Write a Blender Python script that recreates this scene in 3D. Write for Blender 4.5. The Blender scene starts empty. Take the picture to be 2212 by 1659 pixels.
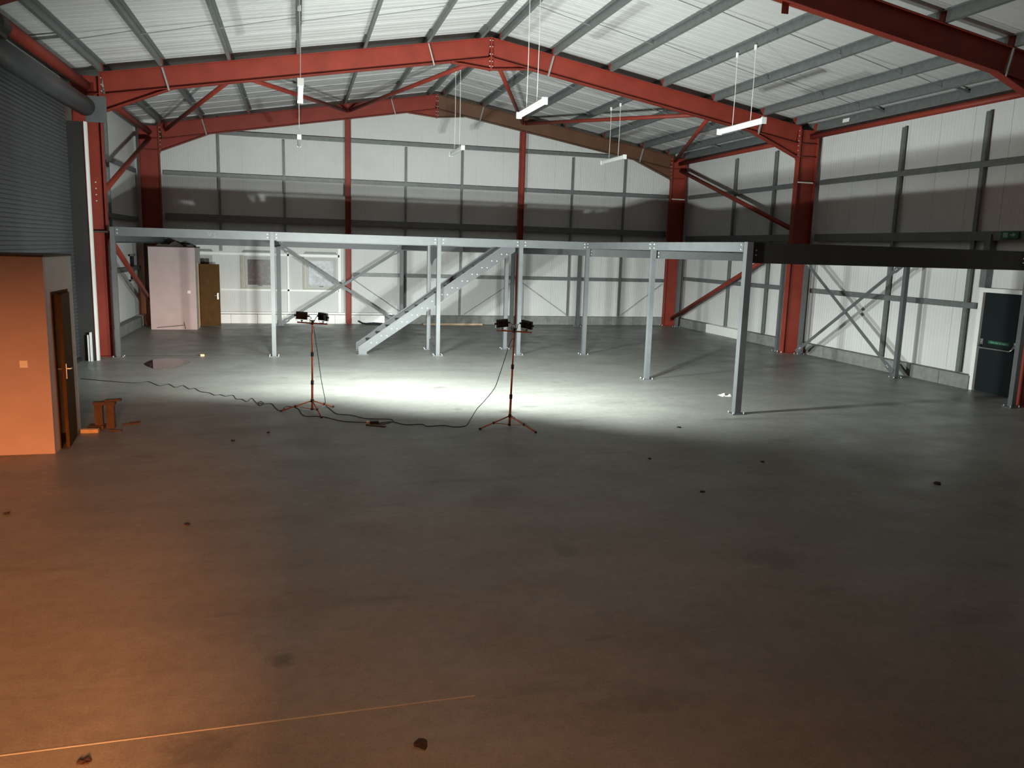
import bpy, bmesh, math, random
from mathutils import Vector, Matrix
random.seed(7)
R = math.radians
scene = bpy.context.scene
col = scene.collection

# ------------------------------------------------------------------ camera, world, lights, exposure
CAM_H, YAW, PITCH, ROLL, FPX = 2.8, 0.263, 0.1663, 0.0294, 1736.1
cd = bpy.data.cameras.new('camera'); cam = bpy.data.objects.new('camera', cd); col.objects.link(cam)
cd.sensor_width = 36.0; cd.lens = FPX * 36.0 / 2212.0; cd.clip_start = 0.05; cd.clip_end = 200
fw = Vector((math.sin(YAW)*math.cos(PITCH), math.cos(YAW)*math.cos(PITCH), -math.sin(PITCH)))
rt = Vector((math.cos(YAW), -math.sin(YAW), 0.0)); up = rt.cross(fw)
rt2 = rt*math.cos(ROLL) + up*math.sin(ROLL); up2 = up*math.cos(ROLL) - rt*math.sin(ROLL)
mw = Matrix((rt2, up2, -fw)).transposed().to_4x4(); mw.translation = Vector((0, 0, CAM_H))
cam.matrix_world = mw
scene.camera = cam

w = bpy.data.worlds.new('night'); scene.world = w; w.use_nodes = True
w.node_tree.nodes['Background'].inputs[0].default_value = (0.55, 0.65, 0.8, 1)
w.node_tree.nodes['Background'].inputs[1].default_value = 0.004

vs = scene.view_settings
scene.display_settings.display_device = 'sRGB'
vs.view_transform = 'Standard'; vs.look = 'None'; vs.gamma = 1.0; vs.use_curve_mapping = False
vs.exposure = 0.0
scene.cycles.use_denoising = True
scene.cycles.max_bounces = 8; scene.cycles.diffuse_bounces = 5; scene.cycles.glossy_bounces = 4
scene.cycles.caustics_reflective = False; scene.cycles.caustics_refractive = False
scene.cycles.sample_clamp_indirect = 4.0

FLOOD_W = 660.0         # each of the four work lamps
FLOOD_AZ = R(32)        # heading to the right of +y
FLOOD_BEAM = 1.1        # exponent of the beam shape
FLOOD_TILT = R(10)      # tilted up
SODIUM_W = 9500.0        # orange yard lamp outside the open door behind the camera
SODIUM2_W = 40.0        # weak orange lamp inside behind the camera

def area_light(name, loc, direction, sx, sy, power, color, spread=180, beam=0.0):
    ld = bpy.data.lights.new(name, 'AREA'); ld.shape = 'RECTANGLE'; ld.size = sx; ld.size_y = sy
    ld.energy = power; ld.color = color; ld.spread = R(spread)
    if beam:                       # reflector: photometric curve of the lamp, brighter towards its axis
        ld.use_nodes = True; nt = ld.node_tree; em = nt.nodes['Emission']
        ge = nt.nodes.new('ShaderNodeNewGeometry'); dt = nt.nodes.new('ShaderNodeVectorMath'); dt.operation = 'DOT_PRODUCT'
        nt.links.new(ge.outputs['Normal'], dt.inputs[0]); nt.links.new(ge.outputs['Incoming'], dt.inputs[1])
        ab = nt.nodes.new('ShaderNodeMath'); ab.operation = 'ABSOLUTE'; nt.links.new(dt.outputs['Value'], ab.inputs[0])
        pw = nt.nodes.new('ShaderNodeMath'); pw.operation = 'POWER'; pw.inputs[1].default_value = beam
        nt.links.new(ab.outputs[0], pw.inputs[0]); 
        sx_ = nt.nodes.new('ShaderNodeSeparateXYZ'); nt.links.new(ge.outputs['Incoming'], sx_.inputs[0])
        def mr_(a, b, c, d):
            n = nt.nodes.new('ShaderNodeMapRange'); n.interpolation_type = 'SMOOTHSTEP'
            for k, q in enumerate((a, b, c, d)): n.inputs[1+k].default_value = q
            nt.links.new(sx_.outputs['Z'], n.inputs[0]); return n.outputs[0]
        def mul_(p, q):
            n = nt.nodes.new('ShaderNodeMath'); n.operation = 'MULTIPLY'; nt.links.new(p, n.inputs[0]); nt.links.new(q, n.inputs[1]); return n.outputs[0]
        # asymmetric optic: strongest just below the horizontal, weak straight down
        nt.links.new(mul_(mul_(pw.outputs[0], mr_(-0.10, 0.06, 1.55, 1.0)), mr_(-0.95, -0.42, 0.42, 1.0)), em.inputs['Strength'])
    o = bpy.data.objects.new(name, ld); col.objects.link(o)
    o.rotation_euler = Vector(direction).to_track_quat('-Z', 'Y').to_euler(); o.location = loc
    return o
area_light('sodium_yard_lamp', (-0.13, -10.0, 3.6), (-0.16, 1, -0.12), 0.9, 2.0, SODIUM_W, (1.0, 0.335, 0.11))
area_light('sodium_inner_lamp', (0.0, -0.9, 2.3), (0.0, 1, -0.44), 0.6, 0.4, SODIUM2_W, (1.0, 0.40, 0.16), spread=80)

# ------------------------------------------------------------------ materials
def mat(name, color, rough=0.6, metal=0.0, vary=0.0, scale=6.0, bump=0.0, bscale=120.0, emit=None, spec=0.5, coat=0.0):
    m = bpy.data.materials.new(name); m.use_nodes = True
    nt = m.node_tree; b = nt.nodes['Principled BSDF']
    b.inputs['Base Color'].default_value = (*color, 1); b.inputs['Roughness'].default_value = rough
    b.inputs['Metallic'].default_value = metal
    b.inputs['Specular IOR Level'].default_value = spec
    if vary or bump:
        tc = nt.nodes.new('ShaderNodeTexCoord')
    if vary:
        nz = nt.nodes.new('ShaderNodeTexNoise'); nz.inputs['Scale'].default_value = scale; nz.inputs['Detail'].default_value = 5
        nt.links.new(tc.outputs['Object'], nz.inputs['Vector'])
        mr = nt.nodes.new('ShaderNodeMapRange'); mr.inputs[1].default_value = 0.25; mr.inputs[2].default_value = 0.75
        mr.inputs[3].default_value = 1 - vary; mr.inputs[4].default_value = 1 + vary
        nt.links.new(nz.outputs['Fac'], mr.inputs[0])
        mx = nt.nodes.new('ShaderNodeVectorMath'); mx.operation = 'SCALE'; mx.inputs[0].default_value = color
        nt.links.new(mr.outputs[0], mx.inputs['Scale']); nt.links.new(mx.outputs[0], b.inputs['Base Color'])
    if bump:
        n2 = nt.nodes.new('ShaderNodeTexNoise'); n2.inputs['Scale'].default_value = bscale
        nt.links.new(tc.outputs['Object'], n2.inputs['Vector'])
        bp = nt.nodes.new('ShaderNodeBump'); bp.inputs['Strength'].default_value = bump; bp.inputs['Distance'].default_value = 0.01
        nt.links.new(n2.outputs['Fac'], bp.inputs['Height']); nt.links.new(bp.outputs[0], b.inputs['Normal'])
    if emit:
        b.inputs['Emission Color'].default_value = (*emit[0], 1); b.inputs['Emission Strength'].default_value = emit[1]
    return m

M = {}
M['red'] = mat('red_oxide_paint', (0.225, 0.034, 0.021), 0.55, vary=0.16, scale=2.2, bump=0.05, spec=0.3)
M['galv'] = mat('galvanised_steel', (0.15, 0.165, 0.163), 0.5, metal=0.2, vary=0.18, scale=9)
M['pale'] = mat('bright_galvanised_strip', (0.36, 0.37, 0.36), 0.5, metal=0.1)
M['stair'] = mat('stair_galvanised_steel', (0.070, 0.076, 0.080), 0.5, metal=0.1, vary=0.10, scale=5)
M['brownred'] = mat('brown_primer_paint', (0.115, 0.052, 0.026), 0.6, vary=0.16, scale=2.2)
M['mezz'] = mat('mezzanine_galvanised_steel', (0.105, 0.114, 0.118), 0.5, metal=0.1, vary=0.10, scale=5)
M['darksteel'] = mat('black_steel', (0.022, 0.021, 0.02), 0.6, vary=0.2, scale=3)
M['roof'] = mat('white_roof_liner', (0.52, 0.525, 0.52), 0.5, vary=0.04, scale=1.3, spec=0.3)
M['liner'] = mat('white_liner_sheet', (0.62, 0.625, 0.615), 0.5, vary=0.04, scale=1.3, spec=0.3)
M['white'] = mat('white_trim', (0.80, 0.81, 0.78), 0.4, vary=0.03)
M['cream'] = mat('dusty_cream_trim', (0.46, 0.44, 0.35), 0.6, vary=0.12, scale=8)
M['block'] = mat('concrete_block', (0.20, 0.21, 0.195), 0.85, vary=0.2, scale=7, bump=0.3)
M['plaster'] = mat('pink_plasterboard', (0.46, 0.36, 0.35), 0.8, vary=0.05, scale=3, bump=0.05)
M['plaster_lit'] = mat('plasterboard_lit_side', (0.52, 0.47, 0.44), 0.85, vary=0.08, scale=4, bump=0.05)  # same pink board; its sides coloured paler to add the light they catch
M['ply'] = mat('dark_plywood', (0.05, 0.035, 0.028), 0.8, vary=0.3, scale=6)
M['door'] = mat('brown_door_veneer', (0.085, 0.044, 0.016), 0.85, vary=0.18, scale=5, spec=0.08)
M['timber'] = mat('pale_timber', (0.55, 0.40, 0.25), 0.75, vary=0.15, scale=12)
M['oldwood'] = mat('old_brown_wood', (0.085, 0.050, 0.032), 0.8, vary=0.25, scale=14)
M['shutter'] = mat('blue_grey_shutter', (0.060, 0.066, 0.070), 0.5, vary=0.15, scale=1.2)
M['black'] = mat('black_plastic', (0.010, 0.010, 0.012), 0.5)
M['orange'] = mat('orange_painted_tube', (0.46, 0.105, 0.035), 0.45, vary=0.1, scale=20)
M['chrome'] = mat('brushed_steel', (0.6, 0.6, 0.58), 0.3, metal=0.9)
M['bolt'] = mat('zinc_bolt', (0.55, 0.57, 0.56), 0.4, metal=0.1)
M['wire'] = mat('pale_wire', (0.7, 0.7, 0.68), 0.5)
M['rod'] = mat('dull_steel_rod', (0.20, 0.205, 0.20), 0.6)
M['cable'] = mat('black_rubber_cable', (0.02, 0.022, 0.024), 0.6)
M['plate'] = mat('white_plastic_plate', (0.85, 0.8, 0.76), 0.4)
M['exitdoor'] = mat('dark_teal_door', (0.006, 0.011, 0.013), 0.55, vary=0.2, scale=2, spec=0.25)
M['green'] = mat('green_sign', (0.006, 0.10, 0.045), 0.5)
M['signwhite'] = mat('sign_white', (0.25, 0.42, 0.33), 0.5)
M['upvc'] = mat('grey_window_profile', (0.36, 0.36, 0.34), 0.45, vary=0.12, scale=10)
M['leaf'] = mat('dead_leaf', (0.035, 0.018, 0.010), 0.8)
M['floorchalk'] = mat('worn_chalk', (0.40, 0.39, 0.36), 0.9, vary=0.2, scale=3)
M['chalk'] = mat('chalk_mark', (0.21, 0.23, 0.23), 0.9)
M['rag'] = mat('translucent_wrap', (0.62, 0.63, 0.60), 0.3)
M['diffuser'] = mat('opal_diffuser', (0.86, 0.90, 0.89), 0.3)
M['lens'] = mat('lamp_lens', (0.9, 0.9, 0.9), 0.3, emit=((0.93, 1.0, 0.95), 12.0))

def floor_material():
    m = bpy.data.materials.new('power_floated_concrete'); m.use_nodes = True
    nt = m.node_tree; N = nt.nodes; L = nt.links; b = N['Principled BSDF']
    tc = N.new('ShaderNodeTexCoord')
    def noise(scale, detail=4, rough=0.55, dist=0.0, sx=1, sy=1):
        mp = N.new('ShaderNodeMapping'); mp.inputs['Scale'].default_value = (sx, sy, 1)
        L.new(tc.outputs['Object'], mp.inputs[0])
        n = N.new('ShaderNodeTexNoise'); n.inputs['Scale'].default_value = scale; n.inputs['Detail'].default_value = detail
        n.inputs['Roughness'].default_value = rough; n.inputs['Distortion'].default_value = dist
        L.new(mp.outputs[0], n.inputs['Vector']); return n.outputs['Fac']
    def ramp(src, lo, hi, a, c):
        mr = N.new('ShaderNodeMapRange'); mr.inputs[1].default_value = lo; mr.inputs[2].default_value = hi
        mr.inputs[3].default_value = a; mr.inputs[4].default_value = c; L.new(src, mr.inputs[0]); return mr.outputs[0]
    def mul(a, c):
        q = N.new('ShaderNodeMath'); q.operation = 'MULTIPLY'; L.new(a, q.inputs[0]); L.new(c, q.inputs[1]); return q.outputs[0]
    f = ramp(noise(0.35, 5), 0.3, 0.7, 0.86, 1.10)
    f = mul(f, ramp(noise(1.1, 6, 0.6, 0.6, 0.55, 1.3), 0.35, 0.65, 0.90, 1.08))      # trowel swirls
    f = mul(f, ramp(noise(9.0, 5, 0.65), 0.3, 0.7, 0.88, 1.10))
    f = mul(f, ramp(noise(60.0, 3, 0.7), 0.3, 0.7, 0.84, 1.14))
    f = mul(f, ramp(noise(0.9, 2, 0.5, 0.3), 0.68, 0.76, 1.0, 0.74))                  # dark damp stains
    f = mul(f, ramp(noise(2.3, 2, 0.5, 0.2, 0.5, 1.2), 0.70, 0.76, 1.0, 0.78))
    f = mul(f, ramp(noise(1.6, 3, 0.6, 0.4, 0.35, 1.6), 0.62, 0.74, 1.0, 0.80))       # long scuffs
    wob = ramp(noise(7.0, 4, 0.65, 0.5), 0.3, 0.7, 0.1, 0.9)
    for (cx, cy, rx_, ry_, dk) in ((-0.15, 5.3, 0.12, 0.13, 0.6), (2.41, 6.85, 0.14, 0.22, 0.75), (-0.55, 4.35, 0.25, 0.2, 0.7), (5.3, 4.9, 0.45, 0.18, 0.8), (4.3, 6.3, 0.4, 0.3, 0.75), (2.1, 4.3, 0.5, 0.15, 0.8),
                                    (3.5, 13.3, 0.16, 0.2, 0.72), (2.7, 13.6, 0.12, 0.12, 0.75), (4.0, 13.7, 0.25, 0.12, 0.75), (1.6, 15.3, 0.25, 0.2, 0.8), (7.5, 12.2, 0.9, 0.12, 0.8), (2.2, 9.3, 1.2, 0.12, 0.8)):
        mp = N.new('ShaderNodeMapping'); mp.vector_type = 'POINT'
        mp.inputs['Location'].default_value = (-cx/rx_, -cy/ry_, 0); mp.inputs['Scale'].default_value = (1/rx_, 1/ry_, 0)
        L.new(tc.outputs['Object'], mp.inputs[0])
        ln_ = N.new('ShaderNodeVectorMath'); ln_.operation = 'LENGTH'; L.new(mp.outputs[0], ln_.inputs[0])
        ad = N.new('ShaderNodeMath'); ad.operation = 'ADD'; L.new(ln_.outputs['Value'], ad.inputs[0]); L.new(wob, ad.inputs[1])
        f = mul(f, ramp(ad.outputs[0], 0.9, 1.5, dk, 1.0))
    sc = N.new('ShaderNodeVectorMath'); sc.operation = 'SCALE'; sc.inputs[0].default_value = (0.235, 0.24, 0.22)
    L.new(f, sc.inputs['Scale']); L.new(sc.outputs[0], b.inputs['Base Color'])
    L.new(ramp(noise(1.5, 4), 0.3, 0.7, 0.31, 0.50), b.inputs['Roughness'])
    b.inputs['Specular IOR Level'].default_value = 0.22
    bp = N.new('ShaderNodeBump'); bp.inputs['Strength'].default_value = 0.12; bp.inputs['Distance'].default_value = 0.01
    L.new(noise(45.0, 4, 0.7), bp.inputs['Height']); L.new(bp.outputs[0], b.inputs['Normal'])
    return m
M['floor'] = floor_material()

def glass_material():
    m = bpy.data.materials.new('misted_night_glass'); m.use_nodes = True
    nt = m.node_tree; N = nt.nodes; L = nt.links; b = N['Principled BSDF']
    tc = N.new('ShaderNodeTexCoord'); n = N.new('ShaderNodeTexNoise'); n.inputs['Scale'].default_value = 5.5
    n.inputs['Detail'].default_value = 7; n.inputs['Distortion'].default_value = 0.8
    L.new(tc.outputs['Object'], n.inputs['Vector'])
    cr = N.new('ShaderNodeValToRGB'); cr.color_ramp.elements[0].position = 0.50; cr.color_ramp.elements[1].position = 0.78
    cr.color_ramp.elements[0].color = (0.012, 0.014, 0.016, 1); cr.color_ramp.elements[1].color = (0.10, 0.11, 0.115, 1)
    L.new(n.outputs['Fac'], cr.inputs[0]); L.new(cr.outputs[0], b.inputs['Base Color'])
    b.inputs['Roughness'].default_value = 0.28
    b.inputs['Specular IOR Level'].default_value = 0.3
    return m
M['glass'] = glass_material()
def mist_material():
    m = M['glass'].copy(); m.name = 'heavily_misted_glass'
    for n in m.node_tree.nodes:
        if n.type == 'VALTORGB':
            n.color_ramp.elements[0].position = 0.34; n.color_ramp.elements[1].position = 0.60
            n.color_ramp.elements[0].color = (0.03, 0.034, 0.042, 1); n.color_ramp.elements[1].color = (0.22, 0.25, 0.29, 1)
    return m
M['mist'] = mist_material()
def water_material():
    m = bpy.data.materials.new('puddle_water'); m.use_nodes = True
    b = m.node_tree.nodes['Principled BSDF']
    b.inputs['Base Color'].default_value = (0.035, 0.033, 0.03, 1); b.inputs['Roughness'].default_value = 0.02
    b.inputs['IOR'].default_value = 1.45; b.inputs['Specular IOR Level'].default_value = 0.6
    return m
M['water'] = water_material()

# ------------------------------------------------------------------ mesh helpers
class MB:
    def __init__(s): s.v = []; s.f = []
    def add(s, vs_, fs):
        n = len(s.v); s.v += [tuple(q) for q in vs_]; s.f += [tuple(i + n for i in q) for q in fs]; return s
    def box(s, x0, x1, y0, y1, z0, z1):
        return s.add([(x0,y0,z0),(x1,y0,z0),(x1,y1,z0),(x0,y1,z0),(x0,y0,z1),(x1,y0,z1),(x1,y1,z1),(x0,y1,z1)],
                     [(0,3,2,1),(4,5,6,7),(0,1,5,4),(1,2,6,5),(2,3,7,6),(3,0,4,7)])
    def ext(s, prof, P, Q, u, v, closed=True):
        P, Q, u, v = Vector(P), Vector(Q), Vector(u).normalized(), Vector(v).normalized()
        n = len(prof); a = [P + u*x + v*y for x, y in prof]; b = [Q + u*x + v*y for x, y in prof]
        fs = [(i, (i+1) % n, n + (i+1) % n, n + i) for i in range(n if closed else n-1)]
        if closed: fs += [tuple(range(n-1, -1, -1)), tuple(range(n, 2*n))]
        return s.add(a + b, fs)
    def bar(s, P, Q, wu, wv, upv=(0,0,1)):
        P, Q = Vector(P), Vector(Q); d = (Q-P).normalized(); u = d.cross(Vector(upv))
        if u.length < 1e-4: u = d.cross(Vector((0,1,0)))
        u.normalize(); v = u.cross(d)
        return s.ext([(-wu/2,-wv/2),(wu/2,-wv/2),(wu/2,wv/2),(-wu/2,wv/2)], P, Q, u, v)
    def tube(s, pts, r, n=8, caps=True):
        pts = [Vector(p) for p in pts]; rings = []; prev = None
        for i, p in enumerate(pts):
            d = (pts[min(i+1, len(pts)-1)] - pts[max(i-1, 0)]).normalized()
            if prev is None:
                u = d.cross(Vector((0,0,1)))
                if u.length < 1e-3: u = d.cross(Vector((0,1,0)))
            else: u = prev - d*prev.dot(d)
            u.normalize(); prev = u; v = d.cross(u); rr = r[i] if isinstance(r, (list, tuple)) else r
            rings.append([p + u*(rr*math.cos(2*math.pi*k/n)) + v*(rr*math.sin(2*math.pi*k/n)) for k in range(n)])
        vs_ = [q for g in rings for q in g]
        fs = [(i*n+k, i*n+(k+1) % n, (i+1)*n+(k+1) % n, (i+1)*n+k) for i in range(len(pts)-1) for k in range(n)]
        if caps: fs += [tuple(range(n-1, -1, -1)), tuple(range((len(pts)-1)*n, len(pts)*n))]
        return s.add(vs_, fs)
    def poly(s, pts, axis, a, b):          # polygon in the plane normal to axis, between a and b
        def mk(p, t): return {'y': (p[0], t, p[1]), 'x': (t, p[0], p[1]), 'z': (p[0], p[1], t)}[axis]
        n = len(pts)
        return s.add([mk(p, a) for p in pts] + [mk(p, b) for p in pts],
                     [tuple(range(n-1, -1, -1)), tuple(range(n, 2*n))] + [(i, (i+1) % n, n+(i+1) % n, n+i) for i in range(n)])
    def mesh(s, name, m, smooth=False):
        me = bpy.data.meshes.new(name); me.from_pydata(s.v, [], s.f); me.update()
        bm = bmesh.new(); bm.from_mesh(me); bmesh.ops.recalc_face_normals(bm, faces=bm.faces); bm.to_mesh(me); bm.free()
        me.materials.append(m)
        if smooth:
            for p in me.polygons: p.use_smooth = True
        return me
    def build(s, name, m, parent=None, smooth=False):
        return link(name, s.mesh(name, m, smooth), parent)

def link(name, me, parent=None, loc=None):
    o = bpy.data.objects.new(name, me); col.objects.link(o)
    if parent is not None:
        o.parent = parent
        if loc is None: o.matrix_parent_inverse = world_of(parent).inverted()
    if loc is not None: o.location = loc
    return o
def world_of(o):
    m = o.matrix_basis.copy()
    while o.parent is not None:
        m = o.parent.matrix_basis @ o.matrix_parent_inverse @ m if False else (o.parent.matrix_basis @ (o.matrix_parent_inverse @ m))
        o = o.parent
    return m
def tag(o, label, cat, group=None, kind=None):
    o['label'] = label; o['category'] = cat
    if group: o['group'] = group
    if kind: o['kind'] = kind
    return o
def thing(name, label, cat, loc=(0,0,0), group=None):
    o = bpy.data.objects.new(name, None); col.objects.link(o); o.location = loc; o.empty_display_size = 0.2
    return tag(o, label, cat, group)
def struct(o, label=None, cat=None):
    o['kind'] = 'structure'
    if label: o['label'] = label
    if cat: o['category'] = cat
    return o
def stuff(o): o['kind'] = 'stuff'; return o
def isec(h, b, tw, tf):
    return [(-b/2,-h/2),(b/2,-h/2),(b/2,-h/2+tf),(tw/2,-h/2+tf),(tw/2,h/2-tf),(b/2,h/2-tf),(b/2,h/2),(-b/2,h/2),(-b/2,h/2-tf),(-tw/2,h/2-tf),(-tw/2,-h/2+tf),(-b/2,-h/2+tf)]
def csec(h, b, t):       # channel, web at u=0, flanges towards +u
    return [(0,-h/2),(b,-h/2),(b,-h/2+t),(t,-h/2+t),(t,h/2-t),(b,h/2-t),(b,h/2),(0,h/2)]

# ------------------------------------------------------------------ main dimensions
XL, XR, XC = -4.25, 13.85, 4.80          # inner column flanges, ridge
COL_D = 0.60
SL = 0.172; ANG = math.atan(SL)
Y0, YA, YB = 12.64, 20.85, 28.98         # frame planes
WXL, WXR, WYF, WYN = -5.10, 14.68, 29.42, -3.0
def ztop(x): return 6.46 + SL*((x-XL) if x < XC else (XR-x))      # top of rafters
PUR = 0.205
def zsheet(x): return ztop(x) + PUR/math.cos(ANG)
DL = Vector((math.cos(ANG), 0, math.sin(ANG))); NL = Vector((-math.sin(ANG), 0, math.cos(ANG)))
DR = Vector((math.cos(ANG), 0, -math.sin(ANG))); NR = Vector((math.sin(ANG), 0, math.cos(ANG)))

# ------------------------------------------------------------------ shell: floor
fl = MB().box(-7, 17, -14, 31, -0.3, 0.0).build('floor', M['floor'])
struct(fl, 'dusty grey concrete slab floor of the empty warehouse', 'floor')
MB().ext([(-0.0055,0),(0.0055,0),(0.0055,0.002),(-0.0055,0.002)], (-2.2,4.53,0), (1.05,4.585,0), (0,1,0), (0,0,1)).build('chalk_line', M['floorchalk'], fl)
MB().box(-4.0, -0.3, 20.845, 20.865, 0.0005, 0.004).build('floor_joint', M['darksteel'], fl)

def microrib(x0, x1, pitch=0.0667, d=0.004):
    pts = []; k = math.floor(x0/pitch)
    pts.append((x0, 0.0))
    while k*pitch < x1:
        for fx, fd in ((0.0,0),(0.42,0),(0.5,d),(0.92,d)):
            x = k*pitch + fx*pitch
            if x0 + 0.003 < x < x1 - 0.003: pts.append((x, fd))
        k += 1
    pts.append((x1, 0.0)); return pts

# ceiling: thin backing plus one metre liner panels running from eave to ridge
def slope_pts(off):
    return [(WXL, zsheet(WXL)+off), (XC, zsheet(XC)+off), (WXR, zsheet(WXR)+off)]
b = MB(); a0 = slope_pts(0.05); a1 = slope_pts(0.15)
b.poly([a0[0], a0[1], a0[2], a1[2], a1[1], a1[0]], 'y', WYN-0.2, WYF+0.3)
ceil = b.build('ceiling', M['roof']); struct(ceil, 'white ribbed metal roof lining on both slopes', 'ceiling')
def roof_panel_mesh(side):
    prof = [(0.004, 0.0)]
    for k in range(4):
        c = 0.125 + 0.25*k
        prof += [(c-0.03, 0.0), (c-0.018, -0.006), (c+0.018, -0.006), (c+0.03, 0.0)]
    prof += [(0.975, 0.0), (0.978, -0.011), (0.996, -0.011), (0.996, 0.03), (0.004, 0.03)]
    m = MB()
    if side < 0: m.ext(prof, (WXL, 0, zsheet(WXL)+0.012), (XC-0.02, 0, zsheet(XC-0.02)+0.012), (0,1,0), NL)
    else: m.ext(prof, (XC+0.02, 0, zsheet(XC+0.02)+0.012), (WXR, 0, zsheet(WXR)+0.012), (0,1,0), NR)
    return m.mesh('roof_panel', M['roof'])
for side in (-1, 1):
    me = roof_panel_mesh(side)
    for i in range(32): link('roof_panel', me, ceil, (0, WYN + 0.4 + i, 0))

# far (gable) wall
WIN = [(-1.75, -0.74, 1.22, 2.29), (0.30, 1.35, 1.22, 2.29), (-3.45, -2.79, 1.22, 2.29)]
b = MB()
xs = sorted([WXL-0.2, WXR+0.2, XC] + [q for w_ in WIN for q in w_[:2]])
for xa, xb in zip(xs[:-1], xs[1:]):
    hole = [w_ for w_ in WIN if abs(w_[0]-xa) < 1e-6]
    if hole:
        b.box(xa, xb, WYF, WYF+0.12, 0, hole[0][2])
        b.poly([(xa, hole[0][3]), (xb, hole[0][3]), (xb, zsheet(xb)+0.06), (xa, zsheet(xa)+0.06)], 'y', WYF, WYF+0.12)
    else:
        b.poly([(xa, 0), (xb, 0), (xb, zsheet(xb)+0.06), (xa, zsheet(xa)+0.06)], 'y', WYF, WYF+0.12)
wf = b.build('wall_far', M['liner']); struct(wf, 'white ribbed gable wall at the far end', 'wall')
def far_panel(xa, xb, z0, slope=True, z1=None):
    pr = microrib(xa+0.004, xb-0.004)
    m = MB(); n = len(pr)
    vs_ = [(x, WYF-0.012-d, z0) for x, d in pr] + [(x, WYF-0.012-d, (zsheet(x)-0.01) if slope else z1) for x, d in pr]
    vs_ += [(pr[0][0], WYF-0.001, z0), (pr[-1][0], WYF-0.001, z0), (pr[0][0], WYF-0.001, vs_[n][2]), (pr[-1][0], WYF-0.001, vs_[2*n-1][2])]
    fs = [(i, i+1, n+i+1, n+i) for i in range(n-1)] + [(2*n, 0, n, 2*n+2), (n-1, 2*n+1, 2*n+3, 2*n-1)]
    m.add(vs_, fs); return m.build('wall_panel', M['liner'], wf)
edges = [WXL, -4.4, -3.45, -2.79, -1.75, -0.74, 0.30, 1.35] + [1.35 + 0.999*i for i in range(1, 14)]
edges = [e for e in edges if e < WXR-0.3] + [WXR]
UPZ = 0.33
for xa, xb in zip(edges[:-1], edges[1:]):
    hole = [w_ for w_ in WIN if abs(w_[0]-xa) < 1e-6]
    if hole:
        far_panel(xa, xb, UPZ, False, hole[0][2]); far_panel(xa, xb, hole[0][3])
    else: far_panel(xa, xb, UPZ)

# right wall
DY0, DY1, DZ = 13.40, 14.42, 2.17
b = MB()
b.box(WXR, WXR+0.12, WYN-0.2, DY0, 0, zsheet(WXR)+0.06); b.box(WXR, WXR+0.12, DY0, DY1, DZ, zsheet(WXR)+0.06); b.box(WXR, WXR+0.12, DY1, WYF+0.2, 0, zsheet(WXR)+0.06)
wr = b.build('wall_right', M['liner']); struct(wr, 'white panelled long wall on the right', 'wall')
def side_panel(parent, x, sgn, ya, yb, z0, z1):
    pr = microrib(ya+0.004, yb-0.004, 0.1, 0.003); n = len(pr)
    vs_ = [(x - sgn*(0.012+d), y, z0) for y, d in pr] + [(x - sgn*(0.012+d), y, z1) for y, d in pr]
    vs_ += [(x-sgn*0.001, pr[0][0], z0), (x-sgn*0.001, pr[-1][0], z0), (x-sgn*0.001, pr[0][0], z1), (x-sgn*0.001, pr[-1][0], z1)]
    fs = [(i, i+1, n+i+1, n+i) for i in range(n-1)] + [(2*n, 0, n, 2*n+2), (n-1, 2*n+1, 2*n+3, 2*n-1)]
    return MB().add(vs_, fs).build('wall_panel', M['liner'], parent)
ed = [WYN + 0.99*i for i in range(0, 17) if WYN + 0.99*i < DY0 - 0.3] + [DY0, DY1] + [DY1 + 0.9999*i for i in range(1, 15)] + [WYF]
for ya, yb in zip(ed[:-1], ed[1:]):
    side_panel(wr, WXR, 1, ya, yb, DZ if abs(ya-DY0) < 1e-6 else UPZ, zsheet(WXR)-0.02)

# left wall (roller shutter opening between the first two frames)
SY0, SY1, SZ = 12.95, 20.15, 5.25
LWIN = (27.6, 28.55, 1.45, 2.29)
b = MB()
b.box(WXL-0.12, WXL, WYN-0.2, SY0, 0, zsheet(WXL)+0.06); b.box(WXL-0.12, WXL, SY0, SY1, SZ, zsheet(WXL)+0.06)
b.box(WXL-0.12, WXL, SY1, LWIN[0], 0, zsheet(WXL)+0.06); b.box(WXL-0.12, WXL, LWIN[1], WYF+0.2, 0, zsheet(WXL)+0.06)
b.box(WXL-0.12, WXL, LWIN[0], LWIN[1], 0, LWIN[2]); b.box(WXL-0.12, WXL, LWIN[0], LWIN[1], LWIN[3], zsheet(WXL)+0.06)
wl = b.build('wall_left', M['liner']); struct(wl, 'white panelled long wall on the left beside the roller shutter', 'wall')
ed = [WYN + 0.9969*i for i in range(17)]
for ya, yb in zip(ed[:-1], ed[1:]): side_panel(wl, WXL, -1, ya, yb, UPZ, zsheet(WXL)-0.02)
for i in range(7): side_panel(wl, WXL, -1, SY0 + 1.0285*i, SY0 + 1.0285*(i+1), SZ, zsheet(WXL)-0.02)
ed = [SY1, 21.1, 22.1, 23.1, 24.1, 25.1, 26.1, 27.1, LWIN[0], LWIN[1], WYF]
for ya, yb in zip(ed[:-1], ed[1:]):
    if ya == LWIN[0]:
        side_panel(wl, WXL, -1, ya, yb, UPZ, LWIN[2]); side_panel(wl, WXL, -1, ya, yb, LWIN[3], zsheet(WXL)-0.02)
    else: side_panel(wl, WXL, -1, ya, yb, UPZ, zsheet(WXL)-0.02)

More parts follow.
